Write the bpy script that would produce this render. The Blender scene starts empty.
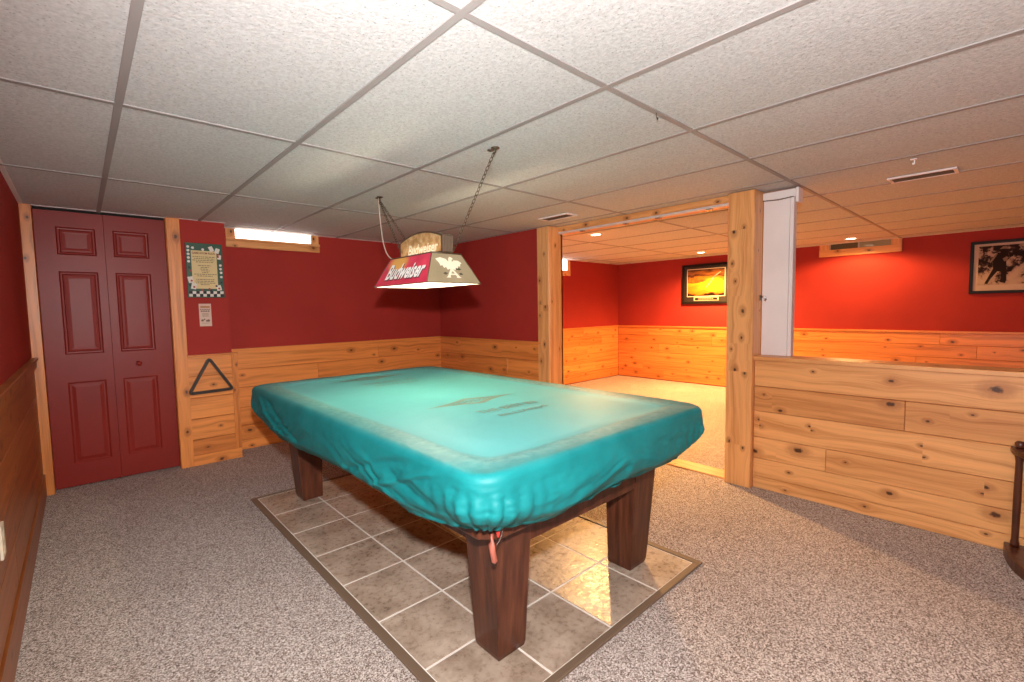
import bpy, bmesh, math, random
from mathutils import Vector, Matrix

random.seed(11)
SC = bpy.context.scene
COL = SC.collection
PI = math.pi

# ------------------------------------------------------------------ camera
YAW, PITCH, ROLL, FPX = .7441, -.0693, -.0166, 468.72
CAM = Vector((-.1478, -.9888, 1.2419))
CE = 1.992                       # height of the suspended ceiling
fw = Vector((math.sin(YAW)*math.cos(PITCH), math.cos(YAW)*math.cos(PITCH), math.sin(PITCH)))
rt = Vector((math.cos(YAW), -math.sin(YAW), 0))
up = rt.cross(fw)
r2 = math.cos(ROLL)*rt + math.sin(ROLL)*up
u2 = -math.sin(ROLL)*rt + math.cos(ROLL)*up
cd = bpy.data.cameras.new('camera')
cd.sensor_width = 36.0
cd.lens = FPX/1024*36
cd.clip_start = .02
cam = bpy.data.objects.new('camera', cd)
COL.objects.link(cam)
m = Matrix((r2, u2, -fw)).transposed().to_4x4()
m.translation = CAM
cam.matrix_world = m
SC.camera = cam

# ------------------------------------------------------------------ world, exposure, big lights
w = bpy.data.worlds.new('world')
SC.world = w
w.use_nodes = True
w.node_tree.nodes['Background'].inputs[0].default_value = (.6, .7, .9, 1)
w.node_tree.nodes['Background'].inputs[1].default_value = .3
SC.view_settings.view_transform = 'Standard'
SC.view_settings.look = 'None'
SC.view_settings.gamma = 1
SC.view_settings.use_curve_mapping = False
SC.view_settings.exposure = 0.0


def lamp(name, kind, loc, power, col, target=None, **kw):
    d = bpy.data.lights.new(name, kind)
    d.energy = power
    d.color = col
    for k, v in kw.items():
        setattr(d, k, v)
    o = bpy.data.objects.new(name, d)
    COL.objects.link(o)
    o.location = loc
    if target is not None:
        o.rotation_euler = (Vector(target)-Vector(loc)).to_track_quat('-Z', 'Y').to_euler()
    return o


# the photographer's flash above the lens: part straight ahead, part tilted up at the ceiling
FL = CAM+u2*.25
lamp('camera_flash', 'SPOT', FL, 190, (1, .985, .97), FL+fw+r2*.35-u2*.05, spot_size=2.95, spot_blend=.55, shadow_soft_size=.035)
lamp('camera_flash_beam', 'SPOT', FL, 180, (1, .985, .96), (1.75, 3.4, .75), spot_size=1.5, spot_blend=1.0, shadow_soft_size=.035)
lamp('camera_flash_bounce', 'SPOT', FL, 60, (1, .985, .96), (.30, -.85, CE), spot_size=2.5, spot_blend=1.0, shadow_soft_size=.05)
# added area light at ceiling height behind the camera, filling the near room
lamp('added_fill_light', 'AREA', (.305, -1.83, CE-.01), 16, (1, .95, .88), (.305, -1.83, 0), shape='RECTANGLE', size=.6, size_y=1.2)
WARM = (1, .54, .18)
DOWN = [(3.81, 2.01), (6.36, 2.11), (6.50, .385)]
for q, pw_, bl_ in zip(DOWN, (560, 560, 105), (.8, .8, .3)):                   # light of the recessed ceiling lamps in the room beyond
    lamp('recessed_lamp_light', 'SPOT', (q[0], q[1], CE-.02), pw_, WARM, (q[0], q[1], 0), spot_size=2.8, spot_blend=bl_, shadow_soft_size=.045)

# ------------------------------------------------------------------ materials
def mat(name, col=(.5, .5, .5), rough=.5, metal=0.0, emit=None, estr=1.0, spec=None):
    mt = bpy.data.materials.new(name)
    mt.use_nodes = True
    b = mt.node_tree.nodes['Principled BSDF']
    b.inputs['Base Color'].default_value = (*col, 1)
    b.inputs['Roughness'].default_value = rough
    b.inputs['Metallic'].default_value = metal
    if spec is not None:
        b.inputs['Specular IOR Level'].default_value = spec
    if emit:
        b.inputs['Emission Color'].default_value = (*emit, 1)
        b.inputs['Emission Strength'].default_value = estr
    return mt


class NT:
    """small node-building helper"""
    def __init__(s, mt):
        s.t = mt.node_tree
        s.b = s.t.nodes['Principled BSDF']

    def n(s, typ, **kw):
        x = s.t.nodes.new(typ)
        for k, v in kw.items():
            if k.startswith('i_'):
                k2 = k[2:]
                x.inputs[int(k2) if k2.isdigit() else k2.replace('_', ' ')].default_value = v
            else:
                setattr(x, k, v)
        return x

    def l(s, a, ai, b, bi):
        s.t.links.new(a.outputs[ai], b.inputs[bi])

    def math(s, op, a, b=None, c=None):
        x = s.n('ShaderNodeMath', operation=op)
        for i, v in enumerate((a, b, c)):
            if v is None:
                continue
            if isinstance(v, (int, float)):
                x.inputs[i].default_value = v
            else:
                s.t.links.new(v, x.inputs[i])
        return x.outputs[0]

    def ramp(s, fac, stops, interp='LINEAR'):
        x = s.n('ShaderNodeValToRGB')
        x.color_ramp.interpolation = interp
        el = x.color_ramp.elements
        while len(el) < len(stops):
            el.new(.5)
        for e, (p, c) in zip(el, stops):
            e.position = p
            e.color = (*c, 1) if len(c) == 3 else c
        s.t.links.new(fac, x.inputs[0])
        return x.outputs[0]

    def mix(s, fac, a, b, mode='MIX'):
        x = s.n('ShaderNodeMix', data_type='RGBA', blend_type=mode)
        for i, v in ((0, fac), (6, a), (7, b)):
            if isinstance(v, (int, float)):
                x.inputs[i].default_value = v
            elif isinstance(v, tuple):
                x.inputs[i].default_value = (*v, 1)
            else:
                s.t.links.new(v, x.inputs[i])
        return x.outputs[2]

    def noise(s, vec, scale, detail=2, rough=.5):
        x = s.n('ShaderNodeTexNoise')
        x.inputs['Scale'].default_value = scale
        x.inputs['Detail'].default_value = detail
        x.inputs['Roughness'].default_value = rough
        if vec is not None:
            s.t.links.new(vec, x.inputs['Vector'])
        return x.outputs['Fac']

    def obj(s):
        return s.n('ShaderNodeTexCoord').outputs['Object']

    def comb(s, x, y, z):
        c = s.n('ShaderNodeCombineXYZ')
        for i, v in enumerate((x, y, z)):
            if isinstance(v, (int, float)):
                c.inputs[i].default_value = v
            else:
                s.t.links.new(v, c.inputs[i])
        return c.outputs[0]

    def sep(s, v):
        x = s.n('ShaderNodeSeparateXYZ')
        s.t.links.new(v, x.inputs[0])
        return x.outputs

    def bump(s, h, strength=.3, dist=.01):
        x = s.n('ShaderNodeBump')
        x.inputs['Strength'].default_value = strength
        x.inputs['Distance'].default_value = dist
        s.t.links.new(h, x.inputs['Height'])
        s.t.links.new(x.outputs[0], s.b.inputs['Normal'])

    def base(s, c):
        s.t.links.new(c, s.b.inputs['Base Color'])

    def rgh(s, c):
        s.t.links.new(c, s.b.inputs['Roughness'])


def pine(name, light, dark, rough=.38):
    mt = mat(name, light, rough)
    t = NT(mt)
    uv = t.n('ShaderNodeUVMap', uv_map='UVMap').outputs[0]
    kn = t.n('ShaderNodeUVMap', uv_map='knot').outputs[0]
    at = t.n('ShaderNodeAttribute', attribute_name='tone').outputs['Fac']
    U, V, _ = t.sep(uv)
    kx, ky, _ = t.sep(kn)
    wob = t.noise(t.comb(t.math('MULTIPLY', U, 60), t.math('MULTIPLY', V, 60), 0), 1, 2)
    d2 = t.math('ADD', t.math('POWER', t.math('MULTIPLY', kx, .62), 2), t.math('POWER', ky, 2))
    d = t.math('ADD', t.math('SQRT', d2), t.math('MULTIPLY', t.math('SUBTRACT', wob, .5), .9))
    warp = t.math('DIVIDE', t.math('MULTIPLY', ky, .02), t.math('ADD', 1, t.math('MULTIPLY', d2, .22)))
    slow = t.noise(t.comb(t.math('MULTIPLY', U, 1.6), t.math('MULTIPLY', V, 3), at), 1, 2)
    vv = t.math('ADD', t.math('SUBTRACT', V, warp), t.math('MULTIPLY', slow, .035))
    g1 = t.noise(t.comb(t.math('MULTIPLY', U, 1.1), t.math('MULTIPLY', vv, 34), t.math('MULTIPLY', at, 9)), 1, 3, .55)
    g2 = t.noise(t.comb(t.math('MULTIPLY', U, 5), t.math('MULTIPLY', vv, 190), 0), 1, 2, .5)
    g = t.math('ADD', t.math('MULTIPLY', g1, .75), t.math('MULTIPLY', g2, .25))
    c = t.ramp(g, [(.3, dark), (.52, light), (.75, tuple(min(1, x*1.18) for x in light))])
    tone = t.ramp(at, [(0, (.84, .76, .68)), (.5, (.98, .95, .91)), (1, (1.06, 1.06, 1.04))])
    c = t.mix(1.0, c, tone, 'MULTIPLY')
    halo = t.ramp(t.math('MULTIPLY', d, .3), [(.3, (1, 1, 1)), (.85, (0, 0, 0))], 'EASE')
    c = t.mix(t.math('MULTIPLY', halo, .5), c, tuple(x*y for x, y in zip(dark, (.62, .5, .45))))
    core = t.ramp(t.math('MULTIPLY', d, .5), [(.20, (1, 1, 1)), (.46, (0, 0, 0))], 'EASE')
    c = t.mix(core, c, (.085, .028, .010))
    t.base(c)
    t.bump(g, .12, .002)
    return mt


def carpet_mat():
    mt = mat('carpet_berber', (.4, .33, .28), .95, spec=.1)
    t = NT(mt)
    o = t.obj()
    a = t.noise(o, 230, 2, .6)
    vo = t.n('ShaderNodeTexVoronoi', feature='F1')
    vo.inputs['Scale'].default_value = 250
    t.t.links.new(o, vo.inputs['Vector'])
    b = t.sep(vo.outputs['Color'])[0]
    f = t.math('ADD', t.math('MULTIPLY', a, .55), t.math('MULTIPLY', b, .45))
    c = t.ramp(f, [(.22, (.055, .034, .028)), (.36, (.24, .18, .15)), (.52, (.48, .40, .36)), (.74, (.86, .79, .74))])
    big = t.ramp(t.noise(o, 1.3, 3), [(.3, (.88, .86, .84)), (.7, (1, 1, 1))])
    t.base(t.mix(1.0, c, big, 'MULTIPLY'))
    t.bump(f, .5, .006)
    return mt


def tile_mat():
    mt = mat('slate_look_tile', (.3, .25, .2), .3)
    t = NT(mt)
    o = t.obj()
    at = t.n('ShaderNodeAttribute', attribute_name='tone').outputs['Fac']
    x, y, z = t.sep(o)
    v = t.comb(x, t.math('MULTIPLY', y, 1.0), t.math('MULTIPLY', at, 7))
    a = t.noise(v, 7, 5, .62)
    b = t.noise(v, 45, 3, .6)
    f = t.math('ADD', t.math('MULTIPLY', a, .7), t.math('MULTIPLY', b, .3))
    c = t.ramp(f, [(.32, (.21, .15, .105)), (.5, (.40, .305, .23)), (.68, (.56, .455, .36))])
    t.base(c)
    t.rgh(t.ramp(b, [(.3, (.22,)*3), (.7, (.42,)*3)]))
    t.bump(t.math('ADD', f, t.math('MULTIPLY', t.noise(v, 22, 4, .6), .8)), .35, .006)
    return mt


def paint(name, col, rough=.5, bump=.08, spec=.5):
    mt = mat(name, col, rough, spec=spec)
    t = NT(mt)
    o = t.obj()
    n = t.noise(o, 2.2, 3)
    c = t.ramp(n, [(.3, tuple(x*.92 for x in col)), (.7, tuple(min(1, x*1.06) for x in col))])
    t.base(c)
    t.bump(t.noise(o, 160, 2), bump, .002)
    return mt


def ceiling_mat():
    mt = mat('ceiling_tile_white', (.78, .775, .765), .9, spec=.15)
    t = NT(mt)
    o = t.obj()
    a = t.noise(o, 85, 3, .7)
    b = t.n('ShaderNodeTexVoronoi', feature='F1')
    b.inputs['Scale'].default_value = 62
    t.t.links.new(o, b.inputs['Vector'])
    pin = t.ramp(b.outputs['Distance'], [(.10, (.62,)*3), (.2, (1, 1, 1))])
    c = t.ramp(a, [(.3, (.50, .495, .49)), (.55, (.62, .615, .61)), (.7, (.68, .68, .675))])
    t.base(t.mix(1.0, c, pin, 'MULTIPLY'))
    t.bump(a, .35, .006)
    return mt


def dark_wood_mat():
    mt = mat('dark_mahogany', (.07, .022, .012), .34)
    t = NT(mt)
    o = t.obj()
    x, y, z = t.sep(o)
    v = t.comb(t.math('MULTIPLY', x, 38), t.math('MULTIPLY', y, 38), t.math('MULTIPLY', z, 3))
    g = t.noise(v, 1, 4, .6)
    t.base(t.ramp(g, [(.3, (.04, .011, .005)), (.55, (.10, .028, .012)), (.75, (.17, .055, .025))]))
    t.bump(g, .1, .002)
    return mt


def cloth_mat():
    mt = mat('teal_vinyl_cover', (.05, .42, .42), .52)
    t = NT(mt)
    o = t.obj()
    x, y, z = t.sep(o)
    n = t.noise(o, 6, 4, .6)
    n2 = t.noise(o, 38, 3, .6)
    teal = t.ramp(n, [(.3, (.004, .165, .175)), (.7, (.008, .225, .235))])
    # dusty band over the rails and a worn field, paler too from flash and lamp light painted in
    ax = t.math('SUBTRACT', .700, t.math('ABSOLUTE', x))
    ay = t.math('SUBTRACT', 1.215, t.math('ABSOLUTE', y))
    e = t.math('SMOOTH_MIN', ax, ay, .24)
    e = t.math('ADD', e, t.math('MULTIPLY', t.math('SUBTRACT', n, .5), .02))
    topm = t.ramp(t.math('ADD', z, .5), [(.487, (0, 0, 0)), (.493, (1, 1, 1))])
    band = t.ramp(e, [(.0, (.0,)*3), (.03, (.25,)*3), (.075, (.8,)*3), (.112, (1,)*3), (.132, (.0,)*3)])
    field = t.ramp(e, [(.108, (0, 0, 0)), (.134, (1, 1, 1))])
    dust = t.math('MULTIPLY', t.math('MULTIPLY', band, topm), t.ramp(n2, [(.3, (.22,)*3), (.7, (.68,)*3)]))
    c = t.mix(dust, teal, (.26, .46, .42))
    c = t.mix(t.math('MULTIPLY', t.math('MULTIPLY', field, topm), .62), c, (.16, .59, .60))
    t.base(c)
    t.bump(t.math('ADD', n2, t.math('MULTIPLY', n, 2)), .12, .004)
    t.b.inputs['Specular IOR Level'].default_value = .3
    return mt


M = {}
M['pine'] = pine('knotty_pine', (.78, .28, .068), (.48, .135, .027))
M['pine_post'] = pine('knotty_pine_post', (.80, .395, .150), (.56, .215, .060))
M['pine_dark'] = pine('dark_pine', (.34, .112, .027), (.19, .052, .011))  # deeper brown pine tone for the left wall's boards, rail and baseboard
M['carpet'] = carpet_mat()
M['tile'] = tile_mat()
M['grout'] = mat('pale_grout', (.82, .76, .68), .8)
M['border'] = paint('taupe_edge_moulding', (.17, .115, .075), .5)
M['red'] = paint('red_wall_paint', (.38, .034, .026), .65, spec=.15)
M['door'] = paint('oxblood_door_paint', (.245, .020, .013), .40, .06, spec=.25)
M['ceil'] = ceiling_mat()
M['bar'] = paint('ceiling_bar_grey', (.33, .30, .29), .6, .02)
M['wood'] = dark_wood_mat()
M['cloth'] = cloth_mat()
M['print'] = mat('faded_grey_print', (.17, .27, .21), .6)
M['white'] = paint('white_enamel', (.84, .77, .76), .45, .03, spec=.3)
M['black'] = mat('black_frame', (.010, .008, .007), .45, spec=.2)
M['dark'] = mat('gap_shadow', (.01, .008, .007), .9)
M['vent_s'] = mat('shade_brown_slat', (.34, .20, .12), .6)  # shading and warm light on the louvres put into the slat colour
M['vent_b'] = mat('vent_shadow_brown', (.10, .055, .03), .8)
M['iron'] = mat('dark_steel', (.14, .10, .07), .4, .8)
M['chrome'] = mat('chrome', (.6, .6, .6), .25, 1)
M['cream'] = mat('cream_plastic', (.68, .60, .44), .4)
M['day'] = mat('daylight_pane', (.9, .9, .9), .4, emit=(1, .98, .95), estr=6)
M['down'] = mat('lamp_lens', (.9, .9, .9), .4, emit=(1, .78, .5), estr=14)

# ------------------------------------------------------------------ mesh helpers
class MB:
    def __init__(s):
        s.bm = bmesh.new()
        s.uv = s.bm.loops.layers.uv.new('UVMap')
        s.kn = s.bm.loops.layers.uv.new('knot')
        s.tone = s.bm.faces.layers.float.new('tone')

    def quad(s, pts, tone=.5, uvs=None, kns=None, smooth=False):
        f = s.bm.faces.new([s.bm.verts.new(p) for p in pts])
        f[s.tone] = tone
        f.smooth = smooth
        for i, l in enumerate(f.loops):
            l[s.uv].uv = uvs[i] if uvs else (pts[i][0], pts[i][2])
            l[s.kn].uv = kns[i] if kns else (60, 60)
        return f

    def box(s, lo, hi, tone=.5):
        (x0, y0, z0), (x1, y1, z1) = lo, hi
        v = [s.bm.verts.new((x, y, z)) for x in (x0, x1) for y in (y0, y1) for z in (z0, z1)]
        for q in ((0, 1, 3, 2), (4, 6, 7, 5), (0, 4, 5, 1), (2, 3, 7, 6), (0, 2, 6, 4), (1, 5, 7, 3)):
            f = s.bm.faces.new([v[i] for i in q])
            f[s.tone] = tone
            for l in f.loops:
                l[s.kn].uv = (60, 60)
                l[s.uv].uv = (l.vert.co.z, l.vert.co.x+l.vert.co.y)
        return s

    def board(s, P, U, V, L, H, T, knots=None, kr=None, cham=.0025, tone=None, joint=True, kprob=.75):
        """a plank: P its lower start corner on the wall plane, U along the grain, V across; N=U x V faces out"""
        P, U, V = Vector(P), Vector(U), Vector(V)
        N = U.cross(V)
        tone = random.random() if tone is None else tone
        u0, v0 = random.uniform(0, 40), random.uniform(0, 40)
        if knots is None:
            cuts, segs, a = [0], [], 0
            while a < L-1e-6:
                b = min(L, a+random.uniform(.2, .46))
                if L-b < .12:
                    b = L
                if random.random() < kprob and H > .04:
                    segs.append((a, b, random.uniform(a+.25*(b-a), b-.25*(b-a)), random.uniform(.18, .82)*H, random.choice((.005, .007, .009, .012, .015))))
                else:
                    segs.append((a, b, None, 0, 0))
                a = b
        else:
            ks = sorted(knots)
            segs = []
            a = 0
            for i, k in enumerate(ks):
                b = L if i == len(ks)-1 else (k[0]+ks[i+1][0])/2
                segs.append((a, b, *k))
                a = b
            if not ks:
                segs = [(0, L, None, 0, 0)]

        def pt(a, h, n):
            return P+U*a+V*h+N*n
        for (a, b, ka, kv, kr_) in segs:
            a2, b2 = (cham if a == 0 and joint else a), (L-cham if b == L and joint else b)

            def q(c, flat=True):
                uvs = [(u0+x, v0+y) for x, y, _ in c]
                kns = [((x-ka)/kr_, (y-kv)/kr_) for x, y, _ in c] if ka is not None else None
                s.quad([pt(*k) for k in c], tone, uvs, kns)
            q([(a2, cham, T), (b2, cham, T), (b2, H-cham, T), (a2, H-cham, T)])
            q([(a, 0, T-cham), (b, 0, T-cham), (b2, cham, T), (a2, cham, T)])
            q([(a2, H-cham, T), (b2, H-cham, T), (b, H, T-cham), (a, H, T-cham)])
            q([(a, 0, 0), (b, 0, 0), (b, 0, T-cham), (a, 0, T-cham)])
            q([(a, H, T-cham), (b, H, T-cham), (b, H, 0), (a, H, 0)])
            if a == 0:
                q([(a, 0, 0), (a, 0, T-cham), (a, H, T-cham), (a, H, 0)])
                if joint:
                    q([(a, 0, T-cham), (a2, cham, T), (a2, H-cham, T), (a, H, T-cham)])
            if b == L:
                q([(b, 0, T-cham), (b, 0, 0), (b, H, 0), (b, H, T-cham)])
                if joint:
                    q([(b2, cham, T), (b, 0, T-cham), (b, H, T-cham), (b2, H-cham, T)])
        return s

    def prism(s, poly, z0, z1, axis='z', tone=.5):
        """poly extruded along an axis; axis z: (x,y), axis y: (x,z), axis x: (y,z)"""
        def P(p, h):
            return (p[0], p[1], h) if axis == 'z' else ((p[0], h, p[1]) if axis == 'y' else (h, p[0], p[1]))
        a = [s.bm.verts.new(P(p, z0)) for p in poly]
        b = [s.bm.verts.new(P(p, z1)) for p in poly]
        n = len(poly)
        fs = [s.bm.faces.new(a[::-1]), s.bm.faces.new(b)]
        for i in range(n):
            fs.append(s.bm.faces.new((a[i], a[(i+1) % n], b[(i+1) % n], b[i])))
        for f in fs:
            f[s.tone] = tone
            for l in f.loops:
                l[s.kn].uv = (60, 60)
        return s

    def tube(s, pts, r, n=8, closed=False, sx=1.0):
        pts = [Vector(p) for p in pts]
        rings = []
        N = len(pts)
        ref = Vector((0, 0, 1))
        for i, p in enumerate(pts):
            a = pts[(i-1) % N] if (closed or i > 0) else p
            b = pts[(i+1) % N] if (closed or i < N-1) else p
            t = (b-a).normalized()
            if abs(t.dot(ref)) > .95:
                ref = Vector((1, 0, 0)) if abs(t.x) < .9 else Vector((0, 1, 0))
            x = t.cross(ref).normalized()
            y = x.cross(t)
            ri = r[i] if isinstance(r, (list, tuple)) else r
            rings.append([s.bm.verts.new(p+x*math.cos(k*2*PI/n)*ri*sx+y*math.sin(k*2*PI/n)*ri) for k in range(n)])
        for i in range(N if closed else N-1):
            A, B = rings[i], rings[(i+1) % N]
            for k in range(n):
                f = s.bm.faces.new((A[k], A[(k+1) % n], B[(k+1) % n], B[k]))
                f.smooth = True
        if not closed:
            s.bm.faces.new(rings[0][::-1])
            s.bm.faces.new(rings[-1])
        return s

    def lathe(s, prof, c=(0, 0, 0), n=24):
        rings = []
        for r, z in prof:
            rings.append([s.bm.verts.new((c[0]+r*math.cos(k*2*PI/n), c[1]+r*math.sin(k*2*PI/n), c[2]+z)) for k in range(n)])
        for A, B in zip(rings, rings[1:]):
            for k in range(n):
                f = s.bm.faces.new((A[k], A[(k+1) % n], B[(k+1) % n], B[k]))
                f.smooth = True
        s.bm.faces.new(rings[0][::-1])
        s.bm.faces.new(rings[-1])
        return s

    def build(s, name, material, parent=None, bevel=0, smooth=False, recalc=True):
        if recalc:
            bmesh.ops.recalc_face_normals(s.bm, faces=s.bm.faces[:])
        me = bpy.data.meshes.new(name)
        if parent is not None:
            inv = parent.matrix_world.inverted()
            s.bm.transform(Matrix.Translation(-parent_loc(parent)))
        s.bm.to_mesh(me)
        s.bm.free()
        me.materials.append(material)
        o = bpy.data.objects.new(name, me)
        COL.objects.link(o)
        if smooth:
            for p in me.polygons:
                p.use_smooth = True
        if bevel:
            b = o.modifiers.new('bevel', 'BEVEL')
            b.width = bevel
            b.segments = 2
            b.limit_method = 'ANGLE'
            b.angle_limit = math.radians(40)
        if parent is not None:
            o.parent = parent
        return o


def parent_loc(p):
    v = Vector((0, 0, 0))
    while p is not None:
        v += p.location
        p = p.parent
    return v


def thing(name, label, cat, loc=(0, 0, 0), group=None):
    o = bpy.data.objects.new(name, None)
    o.empty_display_size = .05
    COL.objects.link(o)
    o.location = loc
    return tag(o, label, cat, group)


def tag(o, label, cat, group=None):
    o['label'] = label
    o['category'] = cat
    if group:
        o['group'] = group
    return o


def struct(o):
    o['kind'] = 'structure'
    return o


def copy_tree(o, parent=None):
    c = o.copy()
    COL.objects.link(c)
    if parent is not None:
        c.parent = parent
    for ch in list(o.children):
        copy_tree(ch, c)
    return c


def text_mb(body, width, origin, xdir, ydir, lift=.001, shear=0.0, bold=0.0, height=None, align='CENTER', mb=None):
    """flat lettering laid on a surface; xdir/ydir are the reading and up directions"""
    cu = bpy.data.curves.new('txt', 'FONT')
    cu.body = body
    cu.size = 1
    cu.shear = shear
    cu.offset = bold
    cu.resolution_u = 3
    ob = bpy.data.objects.new('txt', cu)
    COL.objects.link(ob)
    bpy.context.view_layer.update()
    me = bpy.data.meshes.new_from_object(ob.evaluated_get(bpy.context.evaluated_depsgraph_get()))
    bpy.data.objects.remove(ob)
    xs = [v.co.x for v in me.vertices]
    ys = [v.co.y for v in me.vertices]
    x0, x1, y0, y1 = min(xs), max(xs), min(ys), max(ys)
    sx = width/(x1-x0)
    sy = sx if height is None else height/(y1-y0)
    X, Y = Vector(xdir).normalized(), Vector(ydir).normalized()
    N = X.cross(Y)
    mb = mb or MB()
    vs = [mb.bm.verts.new(Vector(origin)+X*((v.co.x-(x0+x1)/2)*sx)+Y*((v.co.y-(y0+y1)/2)*sy)+N*lift) for v in me.vertices]
    for p in me.polygons:
        try:
            mb.bm.faces.new([vs[i] for i in p.vertices])
        except ValueError:
            pass
    bpy.data.meshes.remove(me)
    return mb


def flat(mb, poly, origin, xdir, ydir, lift=.001):
    X, Y = Vector(xdir), Vector(ydir)
    N = X.cross(Y)
    mb.bm.faces.new([mb.bm.verts.new(Vector(origin)+X*a+Y*b+N*lift) for a, b in poly])
    return mb


def rect(mb, x0, y0, x1, y1, origin, xdir, ydir, lift=.001):
    return flat(mb, [(x0, y0), (x1, y0), (x1, y1), (x0, y1)], origin, xdir, ydir, lift)


def circ(mb, x, y, r, origin, xdir, ydir, lift=.001, n=14):
    return flat(mb, [(x+r*math.cos(k*2*PI/n), y+r*math.sin(k*2*PI/n)) for k in range(n)], origin, xdir, ydir, lift)


def planks(mb, P, U, V, L, rows, T, joints=None, kn=None):
    """rows: heights from the bottom up [(z0,z1)...]; joints: {row: [a,...]}"""
    for i, (z0, z1) in enumerate(rows):
        cuts = [0]+sorted((joints or {}).get(i, []))+[L]
        for a, b in zip(cuts, cuts[1:]):
            ks = None
            if kn and i in kn:
                ks = [(k[0]-a, k[1]-z0, k[2]) for k in kn[i] if a <= k[0] < b]
            mb.board(Vector(P)+Vector(U)*(a+(.0008 if a else 0))+Vector(V)*(z0+.0014), U, V, b-a-.0012, z1-z0-.0028, T, knots=ks)


# ------------------------------------------------------------------ floor and ceiling
X0, X1, Y0, Y1 = -.40, 7.0, -2.6, 3.95
mb = MB()
mb.box((X0-.1, Y0-.1, -.1), (X1+.1, Y1+.1, 0))
floor = struct(mb.build('floor', M['carpet']))

# tiled area let into the carpet under the table
mb = MB()
mb.box((.64, .02, -.002), (1.965, 2.415, .0055))
inset = mb.build('grout_bed', M['grout'], floor)
mb = MB()
g = .0042
xs = [.653, .958, 1.293, 1.632, 1.953]
ys = [.034, .352, .694, 1.035, 1.376, 1.713, 2.051, 2.402]
for xa, xb in zip(xs, xs[1:]):
    for ya, yb in zip(ys, ys[1:]):
        mb.box((xa+g, ya+g, .0), (xb-g, yb-g, .0065), random.random())
mb.build('floor_tiles', M['tile'], floor, bevel=.002)
mb = MB()
for a, b in (((.616, .002), (.652, 2.43)), ((1.954, .002), (1.988, 2.43)), ((.652, .002), (1.954, .034)), ((.652, 2.402), (1.954, 2.43))):
    mb.box((a[0], a[1], 0), (b[0], b[1], .011))
mb.build('edge_moulding', M['border'], floor, bevel=.004)

mb = MB()
mb.box((X0-.1, Y0-.1, CE), (X1+.1, Y1+.1, CE+.08))
ceiling = struct(mb.build('ceiling', M['ceil']))
mb = MB()
bw = .0118
k = -1
for k in range(-1, 13):
    x = k*.61
    if X0 < x < X1:
        mb.box((x-bw, Y0, CE-.004), (x+bw, Y1, CE+.01))
for k in range(-3, 4):
    y = k*1.22
    if Y0 < y < Y1:
        mb.box((X0, y-bw, CE-.0035), (X1, y+bw, CE+.01))
mb.build('ceiling_grid', M['bar'], ceiling)
mb = MB()
for lo, hi in (((-.40, Y0), (-.378, 3.56)), ((.475, 3.525), (.795, 3.547)), ((.79, 3.763), (3.07, 3.785)), ((3.048, 2.10), (3.07, 3.78)),
               ((6.962, -2.6), (6.984, 3.92)), ((3.2, 3.898), (6.984, 3.92)), ((-.4, 3.55), (.4, 3.575))):
    mb.box((lo[0], lo[1], CE-.003), (hi[0], hi[1], CE+.01))
mb.build('ceiling_edge_angle', M['white'], ceiling)

# ------------------------------------------------------------------ left wall
mb = MB()
mb.box((-.52, Y0-.1, 0), (-.400, 3.9, CE))
wl = struct(mb.build('wall_left', M['red']))
mb = MB()
rows = [(.155, .34), (.34, .52), (.52, .70), (.70, .90)]
planks(mb, (-.402, -2.565, 0), (0, 1, 0), (0, 0, 1), 6.1, rows, .010, {0: [2.2, 4.3], 1: [1.1, 3.4], 2: [2.7], 3: [1.6, 4.0]})
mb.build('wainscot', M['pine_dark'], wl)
mb = MB()
mb.board((-.402, -2.565, .895), (0, 1, 0), (0, 0, 1), 6.1, .052, .024)
mb.board((-.402, -2.565, .947), (0, 1, 0), (0, 0, 1), 6.1, .016, .034)
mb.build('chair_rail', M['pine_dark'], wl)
mb = MB()
mb.board((-.402, -2.565, 0), (0, 1, 0), (0, 0, 1), 6.1, .155, .019)
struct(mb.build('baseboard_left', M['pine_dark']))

# ------------------------------------------------------------------ back wall: closet front, pilaster, window bay
mb = MB()
mb.box((-.52, 3.70, 0), (.50, 3.95, CE))
mb.box((.455, 3.547, 0), (.787, 3.95, CE))
mb.box((.780, 3.785, 0), (3.19, 4.03, 1.83))
mb.box((.780, 3.785, 1.83), (.86, 4.03, CE))
mb.box((1.62, 3.785, 1.83), (3.19, 4.03, CE))
wb = struct(mb.build('wall_back', M['red']))
mb = MB()
rows = [(.085, .215), (.215, .386), (.386, .557), (.557, .732), (.732, .895)]
planks(mb, (.470, 3.547, 0), (1, 0, 0), (0, 0, 1), .32, rows, .014)
mb.board((.470, 3.547, 0), (1, 0, 0), (0, 0, 1), .352, .085, .020)
mb.board((.7875, 3.547, .085), (0, 0, 1), (-1, 0, 0), .81, .008, .018)
# corner board with its return into the bay
mb.board((.824, 3.547, .085), (0, 0, 1), (-1, 0, 0), .815, .045, .022)
mb.board((.790, 3.772, .0), (0, 0, 1), (0, -1, 0), .90, .225, .033)
mb.board((.470, 3.547, .893), (1, 0, 0), (0, 0, 1), .356, .016, .028)
mb.build('pilaster_wainscot', M['pine'], wb)
mb = MB()
rows = [(.085, .218), (.218, .386), (.386, .568), (.568, .734), (.734, .905)]
planks(mb, (.824, 3.785, 0), (1, 0, 0), (0, 0, 1), 2.235, rows, .014, {0: [1.25], 1: [.9], 2: [1.6], 3: [.76], 4: [1.42]})
mb.board((.824, 3.785, 0), (1, 0, 0), (0, 0, 1), 2.235, .085, .020)
mb.board((.790, 3.785, .903), (1, 0, 0), (0, 0, 1), 2.27, .018, .028)
mb.build('bay_wainscot', M['pine'], wb)

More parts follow.
